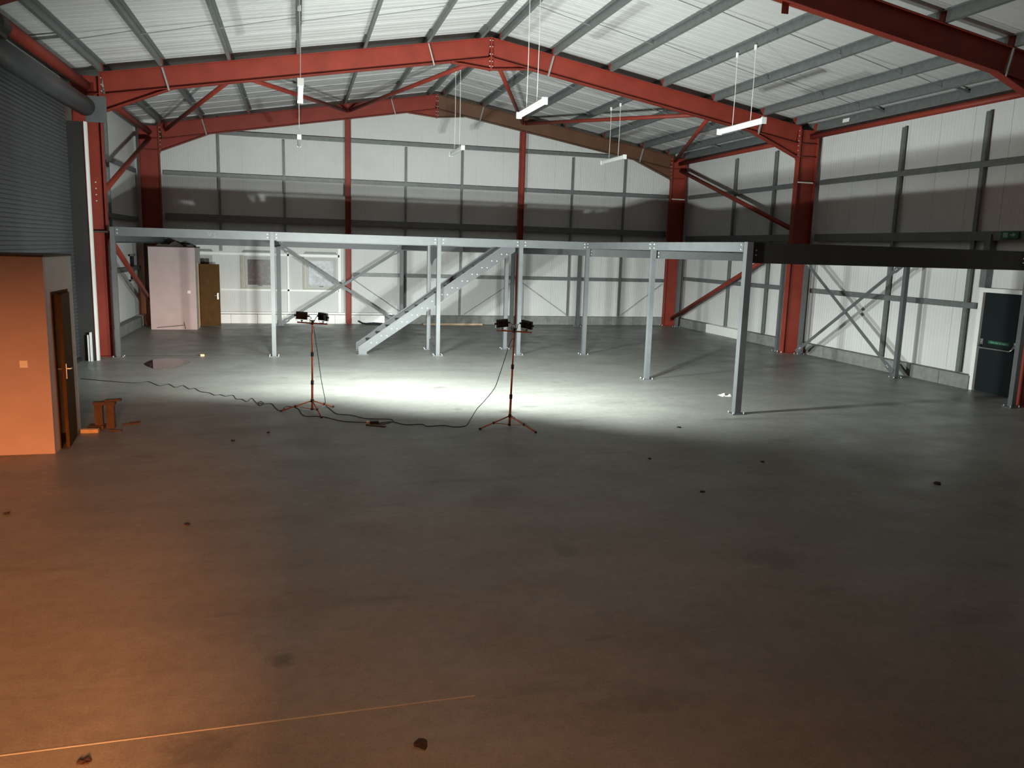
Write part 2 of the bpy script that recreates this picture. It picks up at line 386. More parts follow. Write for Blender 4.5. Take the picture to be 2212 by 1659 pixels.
# near wall behind the viewer with an open doorway to the lit yard
NX0, NX1, NZ = -4.7, -0.36, 2.55
b = MB()
b.box(WXL-0.2, NX0, WYN-0.12, WYN, 0, zsheet(NX0)); b.box(NX1, WXR+0.2, WYN-0.12, WYN, 0, zsheet(WXL)+0.06)
b.box(NX0, NX1, WYN-0.12, WYN, NZ, zsheet(WXL)+0.06)
b.poly([(NX1, zsheet(WXL)+0.06), (WXR, zsheet(WXL)+0.06), (XC, zsheet(XC)+0.06)], 'y', WYN-0.12, WYN)
wn = b.build('wall_near', M['block']); struct(wn, 'white near gable wall with an open doorway to the yard', 'wall')

# upstand blocks and kick panels along the foot of the walls
def upstand(parent, axis, a, b_, pos, n, white=lambda c: False):
    step = (b_-a)/n
    for i in range(n):
        p, q = a + step*i + 0.004, a + step*(i+1) - 0.004; m = MB(); j = random.uniform(-0.004, 0.004)
        if axis == 'x': m.box(p, q, pos-0.24+j, pos-0.014, 0, UPZ-0.02)
        elif pos > 0: m.box(pos-0.24+j, pos-0.014, p, q, 0, UPZ-0.02)
        else: m.box(pos+0.014, pos+0.24+j, p, q, 0, UPZ-0.02)
        wht = white((p+q)/2)
        m.build('kick_panel_or_lit_block' if wht else 'concrete_block', M['white'] if wht else M['block'], parent)
upstand(wf, 'x', -4.85, 14.42, WYF, 22, lambda c: -2.7 < c < 3.2)
upstand(wr, 'y', 14.50, 29.15, WXR, 17, lambda c: 24.4 < c < 26.6)  # white blocks put a bright patch of lamp light into the colour
upstand(wr, 'y', 2.0, 13.35, WXR, 12)
upstand(wl, 'y', 20.2, 29.15, WXL, 10, lambda c: c < 23 or c > 28)

# windows in the far wall
def window(n, w_, label, glass, open_side=None):
    x0, x1, z0, z1 = w_; y = WYF
    f = 0.055
    m = MB().box(x0, x1, y-0.05, y+0.05, z0, z0+f).box(x0, x1, y-0.05, y+0.05, z1-f, z1).box(x0, x0+f, y-0.05, y+0.05, z0+f, z1-f).box(x1-f, x1, y-0.05, y+0.05, z0+f, z1-f)
    fr = m.build('window_%d' % n, M['upvc']); struct(fr, label, 'window')
    g = f + 0.045
    MB().box(x0+f, x1-f, y-0.03, y+0.03, z0+f, z0+g).box(x0+f, x1-f, y-0.03, y+0.03, z1-g, z1-f).box(x0+f, x0+g, y-0.03, y+0.03, z0+g, z1-g).box(x1-g, x1-f, y-0.03, y+0.03, z0+g, z1-g).build('sash', M['upvc'], fr)
    MB().box(x0+g, x1-g, y+0.0, y+0.012, z0+g, z1-g).build('pane', glass, fr)
    MB().box((x0+x1)/2-0.07, (x0+x1)/2+0.07, y-0.055, y-0.03, z0+f+0.01, z0+f+0.035).build('window_handle', M['black'], fr)
    MB().box(x0-0.05, x1+0.05, y-0.09, y-0.02, z0-0.03, z0).build('sill', M['cream'], fr)
    # trapezoid head flashing
    MB().poly([(x0-0.08, z1+0.14), (x1+0.04, z1+0.14), (x1-0.03, z1+0.21), (x0, z1+0.21)], 'y', y-0.06, y-0.02).build('head_flashing', M['galv'], fr)
    return fr
window(1, WIN[0], 'window in far wall left of the X brace with dark streaky glass', M['glass'])
window(2, WIN[1], 'window in far wall behind the X brace with frosty misted glass', M['mist'])
window(3, WIN[2], 'small dark window half hidden behind the pink room and its open door', M['glass'])
m = MB(); y0, y1, z0, z1 = LWIN; f = 0.06
m.box(WXL-0.05, WXL+0.05, y0, y1, z0, z0+f).box(WXL-0.05, WXL+0.05, y0, y1, z1-f, z1).box(WXL-0.05, WXL+0.05, y0, y0+f, z0, z1).box(WXL-0.05, WXL+0.05, y1-f, y1, z0, z1)
w4 = m.build('window_4', M['upvc']); struct(w4, 'dark window in the left wall under the mezzanine', 'window')
MB().box(WXL+0.02, WXL+0.03, y0+f, y1-f, z0+f, z1-f).build('pane', M['glass'], w4)

# white trims round the windows
TR = [((-3.5, 1.45, 2.33, 2.41), 'top'), ((-2.55, 1.42, 1.12, 1.18), 'sill'), ((-1.87, -1.79, 1.18, 2.33), 'v'), ((0.19, 0.26, 1.18, 2.33), 'v'), ((1.40, 1.50, 0.33, 2.95), 'v'), ((-0.33, -0.27, 0.33, 2.95), 'v'), ((-2.56, 3.3, 0.33, 0.39), 'foot')]
TL = ['white horizontal rail over the far windows', 'white horizontal rail under the far windows', 'white upright at the left of the dark streaky window', 'white upright at the left of the misted window',
      'white full height upright at the right of the misted window', 'white thin upright between the two far windows', 'white strip over the kick panels below the far windows']
for i, ((xa, xb, za, zb), _) in enumerate(TR):
    yo = WYF - 0.10 if _ != 'foot' else WYF - 0.25
    struct(MB().box(xa, xb, yo, WYF-0.02, za, zb).build('trim_%d' % (i+1), M['white'] if _ != 'v' or i > 3 else M['cream']), TL[i], 'trim')

# fire exit door in the right wall
b = MB(); x = WXR
b.box(x-0.20, x+0.02, DY0-0.09, DY0, 0, DZ+0.09).box(x-0.20, x+0.02, DY1, DY1+0.11, 0, DZ+0.09).box(x-0.20, x+0.02, DY0, DY1, DZ, DZ+0.09)
d1 = b.build('door_1', M['white']); struct(d1, 'dark fire exit door with white frame in the right wall', 'door')
leaf = MB().box(x-0.14, x-0.09, DY0+0.005, DY1-0.005, 0.01, DZ-0.005).build('door_leaf', M['exitdoor'], d1)
MB().box(x-0.148, x-0.14, DY0+0.12, DY1-0.12, 0.2, DZ-0.12).build('door_panel', M['exitdoor'], leaf)
MB().tube([(x-0.15, DY1-0.07, 1.10), (x-0.20, DY1-0.07, 1.09), (x-0.25, DY1-0.08, 1.00), (x-0.255, DY1-0.12, 0.975), (x-0.255, DY0+0.12, 0.975), (x-0.25, DY0+0.08, 1.00), (x-0.20, DY0+0.07, 1.09), (x-0.15, DY0+0.07, 1.10)], 0.017, 8).build('push_bar', M['chrome'], d1, True)
MB().box(x-0.165, x-0.14, DY1-0.11, DY1-0.04, 1.04, 1.16).box(x-0.165, x-0.14, DY0+0.04, DY0+0.11, 1.04, 1.16).build('push_bar_mount', M['chrome'], d1)
sg = MB().box(x-0.155, x-0.148, DY0+0.24, DY1-0.24, 1.075, 1.14).build('push_bar_sticker', M['green'], d1)
def text_mesh(s, size, m, name, parent, mw_):
    cu = bpy.data.curves.new(name, 'FONT'); cu.body = s; cu.size = size; cu.extrude = 0.0005; cu.align_x = 'CENTER'; cu.align_y = 'CENTER'
    to = bpy.data.objects.new(name, cu); col.objects.link(to); dg = bpy.context.evaluated_depsgraph_get()
    me = bpy.data.meshes.new_from_object(to.evaluated_get(dg)); bpy.data.objects.remove(to)
    me.transform(mw_); me.materials.clear(); me.materials.append(m)
    return link(name, me, parent)
rotx = Matrix(((0,0,-1),(-1,0,0),(0,1,0))).to_4x4()     # text facing -x, reading towards -y
text_mesh('Push bar to open', 0.062, M['signwhite'], 'lettering', sg, Matrix.Translation((x-0.157, (DY0+DY1)/2, 1.107)) @ rotx)
MB().box(x-0.19, x-0.02, DY1+0.0, DY1+0.16, DZ+0.10, 3.42).build('trim_8', M['galv'])
struct(bpy.data.objects['trim_8'], 'grey steel post rising from the fire exit door head', 'trim')
# exit sign above
es = MB().box(x-0.20, x-0.17, 13.72, 14.16, 3.32, 3.47).build('exit_sign', M['green']); tag(es, 'small green emergency exit sign on the right wall above the dark beam', 'sign')
MB().poly([(13.78, 3.395), (13.86, 3.44), (13.86, 3.41), (13.93, 3.41), (13.93, 3.38), (13.86, 3.38), (13.86, 3.35)], 'x', x-0.203, x-0.2).build('arrow', M['signwhite'], es)
MB().box(x-0.203, x-0.2, 13.98, 14.10, 3.345, 3.445).build('door_symbol', M['signwhite'], es)

# ------------------------------------------------------------------ portal frames
def bolts(m, pts, ax, r=0.014, l=0.02):
    for p in pts:
        p = Vector(p); m.tube([p, p + Vector(ax)*l], r, 6)
def portal(name, label, yc, gable=False):
    t = thing(name, label, 'steel frame', ((XL+XR)/2, yc, 0))
    B = 0.19
    for s, xi in ((-1, XL), (1, XR)):
        xo = xi + s*COL_D; xm = (xi+xo)/2; rm = M['brownred'] if (gable and s > 0) else M['red']
        c = MB().ext(isec(COL_D, B, 0.012, 0.018), (xm, yc, 0.012), (xm, yc, 6.38), (0,1,0), (1,0,0)).build('column', M['red'], t)
        MB().box(xi-s*0.03 if s > 0 else xo-0.03, xo+0.03 if s > 0 else xi+0.03, yc-0.15, yc+0.15, 0, 0.014).build('base_plate', M['red'], c)
        m = MB(); bolts(m, [(xm-0.36, yc-0.1, 0.012), (xm-0.36, yc+0.1, 0.012), (xm+0.36, yc-0.1, 0.012), (xm+0.36, yc+0.1, 0.012)], (0,0,1), 0.016, 0.04)
        stuff(m.build('bolts', M['bolt'], c))
        for zz in (5.62, 5.98): MB().box(min(xi, xo)+0.02, max(xi, xo)-0.02, yc-B/2, yc+B/2, zz, zz+0.014).build('stiffener', M['red'], c)
        ep = MB().box(min(xi, xi-s*0.024), max(xi, xi-s*0.024), yc-B/2, yc+B/2, 5.55, 6.47).build('end_plate', M['red'], t)
        m = MB(); bolts(m, [(xi-s*0.024, yc+q, z) for q in (-0.06, 0.06) for z in (5.65, 5.80, 5.93, 6.06, 6.2, 6.34)], (-s, 0, 0)); stuff(m.build('bolts', M['bolt'], ep))
        # rafter
        D = Vector((s*-math.cos(ANG), 0, math.sin(ANG))); n = Vector((s*math.sin(ANG), 0, math.cos(ANG)))
        P = Vector((xi-s*0.024, yc, ztop(xi))) - n*0.245; Q = Vector((XC + s*0.02, yc, ztop(XC))) - n*0.245
        rf = MB().ext(isec(0.49, B, 0.011, 0.016), P, Q, (0,1,0), n).build('rafter', rm, t)
        if rm is not M['red']: rf['label'] = 'brownish primed rafter'
        # knee haunch
        xe = xi - s*1.52; zb = lambda q: ztop(q) - 0.49/math.cos(ANG)
        m = MB().poly([(xi-s*0.024, zb(xi)+0.02), (xi-s*0.024, 5.60), (xe, zb(xe)+0.01)], 'y', yc-0.006, yc+0.006)
        m.bar((xi-s*0.024, yc, 5.60), (xe, yc, zb(xe)-0.002), B, 0.018)
        m.build('knee_haunch', rm, t)
        # apex haunch
        xe = XC + s*1.0
        m = MB().poly([(XC+s*0.02, zb(XC)+0.02), (XC+s*0.02, 7.26), (xe, zb(xe)+0.01)], 'y', yc-0.006, yc+0.006)
        m.bar((XC+s*0.02, yc, 7.26), (xe, yc, zb(xe)-0.002), B, 0.016)
        m.build('apex_haunch', rm, t)
        ap = MB().box(min(XC, XC+s*0.02), max(XC, XC+s*0.02), yc-B/2-0.01, yc+B/2+0.01, 7.24, 8.02).build('apex_plate', M['red'], t)
        m = MB(); bolts(m, [(XC+s*0.02, yc+q, z) for q in (-0.075, 0.075) for z in (7.33, 7.45, 7.62, 7.8, 7.95)], (s,0,0), 0.015, 0.022); stuff(m.build('bolts', M['bolt'], ap))
    return t
fA = portal('portal_frame', 'red steel portal frame spanning the middle of the hall', YA)
fB = portal('portal_frame', 'red steel portal frame against the far gable wall, right rafter browner', YB, True)
f0 = portal('portal_frame', 'nearest red portal frame, its rafter dark at the top right', Y0)
MB().box(7.86, 7.99, Y0-0.005, Y0+0.005, 6.80, ztop(7.9)-0.49).build('hanger_plate', M['red'], f0)
# row of bolts on the left column of the middle frame
m = MB(); bolts(m, [(XL-0.20, YA-0.008, z) for z in (3.62, 3.76, 3.90, 4.04)], (0,-1,0), 0.016, 0.02); stuff(m.build('bolts', M['bolt'], fA))
MB().box(13.86, 14.36, YA-0.115, YA-0.095, 4.90, 4.935).build('bracket_or_light_line', M['white'], fA)
MB().box(13.88, 14.42, YB-0.115, YB-0.095, 4.84, 4.875).build('bracket_or_light_line', M['white'], fB)  # white bar stands in for a line of gap light on the column
# gable posts
for x, zt, lb in ((1.74, ztop(1.74)-0.5, 'red gable post left of the staircase, beside the misted window'), (7.95, ztop(7.95)-0.5, 'red gable post right of the staircase, behind the grey mezzanine posts')):
    g = thing('gable_post', lb, 'steel post', (x, YB+0.05, 0))
    MB().ext(isec(0.19, 0.19, 0.01, 0.014), (x, YB+0.05, 0.012), (x, YB+0.05, zt), (0,1,0), (1,0,0)).build('post', M['red'], g)
    MB().box(x-0.13, x+0.13, YB-0.08, YB+0.18, 0, 0.012).build('base_plate', M['red'], g)
    m = MB(); bolts(m, [(x-0.1, YB-0.05, 0.012), (x+0.1, YB-0.05, 0.012)], (0,0,1), 0.014, 0.03); stuff(m.build('bolts', M['bolt'], g))

# ------------------------------------------------------------------ purlins
ORD = ['ridge', 'second', 'third', 'fourth', 'fifth', 'sixth']
def purlin(x, side, label, stay=False, eave=False):
    n = NL if side < 0 else NR; d = DL if side < 0 else DR
    down = -d if side < 0 else d       # direction down the slope
    P = Vector((x, WYN, ztop(x))) + n*(PUR/2)
    t = thing('purlin', label, 'purlin', (x, YA, ztop(x)), 'galvanised roof purlins')
    h = PUR - 0.006; f = 0.068; k = 0.005
    prof = [(0,-h/2),(f,-h/2),(f,-h/2+0.02),(f-k,-h/2+0.02),(f-k,-h/2+k),(k,-h/2+k),(k,h/2),(-f,h/2),(-f,h/2-0.02),(-f+k,h/2-0.02),(-f+k,h/2-k),(0,h/2-k)]
    MB().ext(prof, P, P + Vector((0, WYF-WYN-0.03, 0)), down, n).build('rail', M['galv'], t)
    for yf in (Y0, YA, YB):
        c = Vector((x, yf, ztop(x))) + n*(PUR/2)
        MB().bar(c + Vector((0,-0.07,0)) - down*0.008, c + Vector((0,0.07,0)) - down*0.008, 0.012, PUR*0.95, n).build('cleat', M['red'], t)
        MB().ext(csec(h-0.012, 0.05, 0.006), c + Vector((0,-0.6,0)) + down*0.008, c + Vector((0,0.6,0)) + down*0.008, down, n).build('sleeve', M['galv'], t)
        if stay:
            a = c + down*0.03 + Vector((0,-0.05,0)) - n*0.05; e = Vector((x + (0.17 if side < 0 else -0.17)*0 + down.x*-0.12, yf-0.085, ztop(x)-0.52))
            MB().bar(a, e, 0.055, 0.03).build('stay', M['pale'], t)
    return t
PL = [4.58, 3.24, 1.70, 0.13, -1.42, -2.90]; PRX = [5.02, 6.43, 8.00, 9.52, 11.05, 12.60]
for i, x in enumerate(PL):
    purlin(x, -1, ('grey ridge purlin on the left of the roof apex' if i == 0 else '%s grey roof purlin down from the ridge on the left slope' % ORD[i]), stay=i in (1, 5))
for i, x in enumerate(PRX):
    purlin(x, 1, ('grey ridge purlin on the right of the roof apex' if i == 0 else '%s grey roof purlin down from the ridge on the right slope' % ORD[i]), stay=i in (1, 5))
purlin(-4.17, -1, 'lowest grey purlin on the left slope, landing at the left column of middle frame')
purlin(13.66, 1, 'lowest grey purlin on the right slope, landing on right column of middle frame')
purlin(-4.95, -1, 'grey eaves beam above the roller shutter against the left wall')
purlin(14.34, 1, 'grey eaves beam with white sticker against the right wall')
ev = [o for o in col.objects if o.get('label', '').startswith('grey eaves beam with')][0]
MB().bar((14.34-0.006, 19.35, ztop(14.34)+0.10), (14.34-0.006, 19.62, ztop(14.34)+0.10), 0.006, 0.10, NR).build('sticker', M['white'], ev)

# sag rods between the purlins
for yy, where in ((10.0, 'nearest the viewer'), (15.35, 'before the middle frame'), (18.05, 'just this side of the middle frame'), (23.55, 'just beyond the middle frame'), (26.25, 'near the gable')):
    for side, xs_, nm in ((-1, [4.58] + PL[1:] + [-4.17, -4.95], 'left'), (1, [5.02] + PRX[1:] + [13.66, 14.34], 'right')):
        t = thing('sag_rod_line', 'thin steel anti-sag rods across the %s roof slope %s' % (nm, where), 'rod', (xs_[3], yy, ztop(xs_[3])), 'anti-sag rods')
        n = NL if side < 0 else NR
        for q in range(7):
            a = Vector((xs_[q], yy, ztop(xs_[q]))) + n*0.14; e = Vector((xs_[q+1], yy+0.06, ztop(xs_[q+1]))) + n*0.07
            if q == 6: MB().bar(a, Vector((xs_[q+1], yy, ztop(xs_[q+1]))) + n*0.12, 0.05, 0.05).build('eaves_strut', M['galv'], t)
            else: MB().tube([a, e], 0.009, 6).build('rod', M['rod'], t)

# ------------------------------------------------------------------ bracing and eave struts (red tubes)
def tube_brace(name, P, Q, r, label, cat, group, m='red'):
    P, Q = Vector(P), Vector(Q); d = (Q-P).normalized()
    t = thing(name, label, cat, (P+Q)/2, group)
    MB().tube([P + d*0.18, Q - d*0.18], r, 12).build('tube', M[m], t, True)
    for e, s in ((P, 1), (Q, -1)):
        MB().bar(e, e + d*s*0.26, 0.012, r*1.7).build('end_plate', M[m], t)
ya, yb = YA+0.10, YB-0.10
NA = [(-1.31, ya, ztop(-1.31)-0.30), (XC+0.1, ya, ztop(XC)-0.36), (11.11, ya, ztop(11.11)-0.30)]
NB = [(-4.05, yb, 6.25), (1.74, yb, ztop(1.74)-0.25), (7.90, yb, ztop(7.9)-0.25), (13.9, yb, 6.25)]
tube_brace('roof_brace', NA[0], NB[0], 0.06, 'red tube roof brace from middle frame to the far left knee', 'brace', 'red roof braces')
tube_brace('roof_brace', NA[0], NB[1], 0.06, 'red tube roof brace from left rafter down to left gable post', 'brace', 'red roof braces')
tube_brace('roof_brace', NA[1], NB[1], 0.06, 'red tube roof brace from the apex down to left gable post', 'brace', 'red roof braces')
tube_brace('roof_brace', NA[1], NB[2], 0.06, 'red tube roof brace from the apex down to right gable post', 'brace', 'red roof braces')
tube_brace('roof_brace', NA[2], NB[2], 0.06, 'red tube roof brace from right rafter down to right gable post', 'brace', 'red roof braces')
tube_brace('roof_brace', NA[2], NB[3], 0.06, 'red tube roof brace from right rafter to the far right knee', 'brace', 'red roof braces')
tube_brace('side_brace', (14.1, YB-0.12, 5.95), (14.1, YA+0.12, 3.55), 0.07, 'red diagonal brace on right wall above the mezzanine', 'brace', 'red wall braces')
tube_brace('side_brace', (14.1, YB-0.12, 0.25), (14.1, YA+0.12, 3.30), 0.07, 'red diagonal brace on right wall beneath the mezzanine', 'brace', 'red wall braces')
tube_brace('side_brace', (-4.5, YB-0.12, 6.0), (-4.5, YA+0.12, 3.62), 0.07, 'red diagonal brace on left wall above the mezzanine', 'brace', 'red wall braces')
tube_brace('side_brace', (-4.5, YB-0.12, 0.40), (-4.5, YA+0.12, 3.22), 0.07, 'red diagonal brace on left wall beneath the mezzanine', 'brace', 'red wall braces')
tube_brace('eaves_tie', (14.05, YB-0.12, 6.15), (14.05, YA+0.12, 6.15), 0.07, 'red tube along right eaves between the two far frames', 'brace', 'red eaves tubes')
tube_brace('eaves_tie', (14.05, YA-0.12, 6.15), (14.05, Y0+0.12, 6.15), 0.07, 'red tube along right eaves at the top right of the hall', 'brace', 'red eaves tubes')
tube_brace('eaves_tie', (-4.5, YB-0.12, 6.15), (-4.5, YA+0.12, 6.15), 0.09, 'red tube along left eaves between the two far frames', 'brace', 'red eaves tubes')
tube_brace('eaves_tie', (-4.5, YA-0.12, 6.12), (-4.5, Y0+0.12, 6.12), 0.115, 'red tube along left eaves above the roller shutter drum', 'brace', 'red eaves tubes')

# ------------------------------------------------------------------ sheeting rails and vertical ties
def rail(P, Q, label, h=0.13, b_=0.07, out=(0,1,0), m='galv'):
    P, Q, out = Vector(P), Vector(Q), Vector(out)
    t = thing('sheeting_rail', label, 'rail', (P+Q)/2, 'sheeting rails')
    MB().ext(csec(h, b_, 0.004), P, Q, out, (0,0,1)).build('rail', M[m], t)
    for e in (P, Q):
        d = (Q-P).normalized() * (1 if e is P else -1)
        c = e + d*0.08
        MB().bar(c - d*0.05 + out*-0.006, c + d*0.05 + out*-0.006, 0.006, h*0.8).build('cleat', M[m], t)
gy = WYF - 0.17
rail((-2.5, gy, 6.33), (12.1, gy, 6.33), 'uppermost grey rail on the far gable wall', out=(0,1,0))
rail((-4.2, gy, 4.95), (13.9, gy, 4.95), 'long grey rail on far gable wall above the shadow line')
rail((-4.2, gy, 3.55), (13.9, gy, 3.55), 'dark grey rail on far gable wall just above the mezzanine', 0.20)
rail((1.9, gy, 1.74), (13.9, gy, 1.74), 'grey rail on far gable wall behind the staircase')
sx = WXR - 0.15
for ya_, yb_, nm in ((Y0+0.15, YA-0.15, 'near bay'), (YA+0.15, YB-0.15, 'far bay')):
    rail((sx, ya_, 4.93), (sx, yb_, 4.93), 'high grey rail on right wall, %s' % nm, out=(1,0,0))
    rail((sx, ya_, 3.38), (sx, yb_, 3.38), 'dark grey rail on right wall just above the mezzanine, %s' % nm, 0.2, out=(1,0,0))
    rail((sx, 14.62 if ya_ < 15 else ya_, 1.85), (sx, yb_, 1.85), 'low grey rail on right wall under the mezzanine, %s' % nm, out=(1,0,0))
lx = WXL + 0.15
for z, nm in ((4.93, 'high'), (3.4, 'middle'), (1.85, 'low')):
    rail((lx, YA+0.15, z), (lx, YB-0.15, z), '%s grey rail on left wall beyond the shutter' % nm, out=(-1,0,0))
def tie(P, Q, label, wd=0.075, dp=0.05, axis='x'):
    t = MB()
    if axis == 'x': t.ext(csec(wd, dp, 0.004), P, Q, (0,1,0), (1,0,0))
    else: t.ext(csec(wd, dp, 0.004), P, Q, (1 if P[0] > 0 else -1, 0, 0), (0,1,0))
    tag(t.build('rail_tie', M['galv']), label, 'tie', 'vertical rail ties')
for x, z0, lb in ((-2.48, 2.45, 'vertical grey tie on gable wall above the pink room'), (-0.38, 2.45, 'vertical grey tie on gable wall above the gap between windows'),
                  (3.77, UPZ, 'vertical grey tie on gable wall just right of left gable post'), (5.79, UPZ, 'vertical grey tie on gable wall behind the stair flight'),
                  (9.99, UPZ, 'vertical grey tie on gable wall right of right gable post'), (12.08, UPZ, 'vertical grey tie on gable wall nearest the far right column')):
    tie((x, gy+0.008, z0), (x, gy+0.008, min(zsheet(x), 6.33 if x in (-0.38, 3.77, 5.79, 9.99) else 9)-0.12), lb)
for y, lb in ((25.45, 'vertical grey tie on right wall in far bay, next to the far column'), (23.05, 'vertical grey tie on right wall in far bay, next to the middle column'),
              (17.5, 'vertical grey tie on right wall crossed by the X brace'), (14.95, 'vertical grey tie on right wall left of the fire exit')):
    tie((sx+0.008, y, UPZ), (sx+0.008, y, 6.05), lb, 0.10, 0.06, 'y')
tie((lx-0.008, 24.9, UPZ), (lx-0.008, 24.9, 6.0), 'vertical grey tie on left wall beyond the shutter', 0.09, 0.06, 'y')
# thin diagonal wires
for P, Q, lb in (((8.05, gy-0.02, 1.62), (9.95, gy-0.02, 0.36), 'thin diagonal wire right of right gable post'), ((7.85, gy-0.02, 1.62), (5.95, gy-0.02, 0.36), 'thin diagonal wire left of right gable post'),
                 ((1.85, gy-0.02, 1.62), (3.7, gy-0.02, 0.36), 'thin diagonal wire right of left gable post'), ((13.85, gy-0.02, 1.62), (12.15, gy-0.02, 0.36), 'thin diagonal wire left of the far right column')):
    tag(MB().tube([P, Q], 0.008, 6).build('tie_wire', M['rod']), lb, 'wire', 'diagonal tie wires')

# ------------------------------------------------------------------ mezzanine
mz = thing('mezzanine', 'grey galvanised steel mezzanine frame standing across the far half of the hall', 'mezzanine', (5, 20.6, 0))
ZT = 3.04
def mpost(x, y, top=ZT, wx=0.10, wy=0.10, m='mezz'):
    p = MB().box(x-wx/2, x+wx/2, y-wy/2, y+wy/2, 0.012, top).build('post', M[m], mz)
    MB().box(x-0.13, x+0.13, y-0.11, y+0.11, 0, 0.013).build('base_plate', M[m], p)
    q = MB(); bolts(q, [(x-0.105, y-0.08, 0.013), (x+0.105, y-0.08, 0.013), (x-0.105, y+0.08, 0.013), (x+0.105, y+0.08, 0.013)], (0,0,1), 0.010, 0.03); stuff(q.build('bolts', M['bolt'], p))
    return p
YM = 20.63; FX = [-4.11, -0.575, 3.515, 5.69, 7.55]
for x in FX: mpost(x, YM)
mpost(7.55, 16.45); mpost(7.58, 12.63, wx=0.12, wy=0.12)
mpost(13.62, 12.55); mpost(13.90, 16.13); mpost(14.17, 20.42); mpost(13.88, 21.12)
for x, y in ((3.47, 21.92), (5.65, 21.92)): mpost(x, y)
for x in (-0.59, 3.54, 7.57, 10.12, 14.18): mpost(x, 28.45, 2.88, 0.12, 0.12)
mpost(-4.68, 28.45, 2.88, 0.12, 0.12, 'darksteel')
def mbeam(P, Q, h=0.20, out=(0,-1,0), m='mezz', name='beam', b_=0.075):
    P, Q = Vector(P), Vector(Q); out = Vector(out)
    o = MB().ext(csec(h, b_, 0.008), P, Q, -out, (0,0,1)).build(name, M[m], mz)
    d = (Q-P).normalized(); q = MB()
    for e, s in ((P, 1), (Q, -1)):
        for a in (0.05,):
            for zz in (-0.04, 0.04): bolts(q, [e + d*s*a + Vector((0,0,zz))], out, 0.014, 0.016)
    stuff(q.build('bolts', M['bolt'], o)); return o
yb_ = YM - 0.035
fb = []
for xa, xb in zip(FX[:-1], FX[1:]): fb.append(mbeam((xa+0.055, yb_, ZT-0.10), (xb-0.055, yb_, ZT-0.10)))
for ya_, yc_ in ((YM-0.055, 16.45+0.055), (16.45-0.055, 12.63+0.065)): mbeam((7.55-0.035, ya_, ZT-0.09), (7.55-0.035, yc_, ZT-0.09), 0.17, (-1,0,0))
mbeam((7.66, 12.60, ZT-0.18), (13.55, 12.60, ZT-0.18), 0.36, (0,-1,0), 'darksteel', 'edge_beam', 0.1)  # this edge beam is coloured black, the other beams grey
mbeam((7.62, 16.45, 2.77), (13.85, 16.45, 2.77), 0.17)
mbeam((7.62, 20.67, 2.76), (13.85, 20.67, 2.76), 0.20)
mbeam((-0.5, 21.90, ZT-0.11), (5.6, 21.90, ZT-0.11), 0.22)
for x, ya_ in ((-4.11, 20.7), (-0.59, 20.7), (3.51, 22.0), (5.67, 22.0), (7.57, 20.7), (10.12, 16.5), (13.9, 12.7)):
    mbeam((x, ya_, 2.76), (x, 28.35, 2.76), 0.17, (-1,0,0), name='joist')
for xa, xb in zip((-4.6, -0.53, 3.60, 7.63, 10.18), (-0.65, 3.48, 7.51, 10.06, 14.1)): mbeam((xa, 28.42, 2.755), (xb, 28.42, 2.755), 0.23)
# deck boards (stairwell left open)
def deck(x0, x1, y0, y1, step=1.2):
    n = max(1, round((y1-y0)/step)); s = (y1-y0)/n
    for i in range(n): MB().box(x0, x1, y0+s*i+0.003, y0+s*(i+1)-0.003, 2.90, 2.94).build('deck_board', M['ply'], mz)
deck(-4.85, -0.56, 20.655, 28.6); deck(-0.555, 5.605, 21.96, 28.6); deck(5.61, 14.2, 20.655, 28.6); deck(7.53, 13.95, 12.72, 20.65)
# X braces
def flat(P, Q, out, wd=0.09):
    o = MB().bar(P, Q, 0.012, wd) if False else None
    P, Q = Vector(P), Vector(Q); d = (Q-P).normalized(); out = Vector(out); v = d.cross(out).normalized()
    o = MB().ext([(0,-wd/2),(0.008,-wd/2),(0.008,wd/2-0.008),(wd*0.8,wd/2-0.008),(wd*0.8,wd/2),(0,wd/2)], P + d*0.12, Q - d*0.12, -out, v).build('brace', M['mezz'], mz)
    for e, s in ((P, 1), (Q, -1)):
        g = MB().ext([(-0.006,-0.07),(0.0,-0.07),(0.0,0.07),(-0.006,0.07)], e - d*s*0.05, e + d*s*0.24, -out, v).build('gusset', M['mezz'], o)
        q = MB(); bolts(q, [e + d*s*0.15 + out*0.006, e + d*s*0.2 + out*0.006], out, 0.016, 0.015); stuff(q.build('bolts', M['bolt'], o))
flat((-0.50, 28.36, 2.66), (3.46, 28.36, 0.10), (0,-1,0)); flat((3.46, 28.32, 2.66), (-0.50, 28.32, 0.10), (0,-1,0))
flat((13.84, 20.0, 2.68), (13.84, 16.2, 0.16), (-1,0,0)); flat((13.80, 16.2, 2.68), (13.80, 20.0, 0.16), (-1,0,0))
# stair well side brackets
MB().poly([(20.70, 0.03), (21.86, 0.03), (21.86, 0.30), (21.55, 0.22), (20.70, 0.10)], 'x', 3.49, 3.50).build('foot_bracket', M['mezz'], mz)
MB().poly([(20.72, 2.80), (21.86, 2.80), (21.86, 2.42), (21.6, 2.3), (21.3, 2.45), (20.72, 2.55)], 'x', 3.49, 3.50).build('head_bracket', M['mezz'], mz)
MB().poly([(-0.27, 2.86), (-0.24, 2.86), (-0.21, 2.90), (-0.2, 2.97), (-0.23, 2.97), (-0.235, 2.91)], 'y', yb_-0.002, yb_-0.0005)
def strokes(pts_list, y, wd=0.012):
    q = MB()
    for pts in pts_list:
        for a, e in zip(pts[:-1], pts[1:]): q.bar((a[0], y, a[1]), (e[0], y, e[1]), wd, 0.001, (0,1,0))
    return stuff(q.build('chalk_mark', M['chalk'], mz))
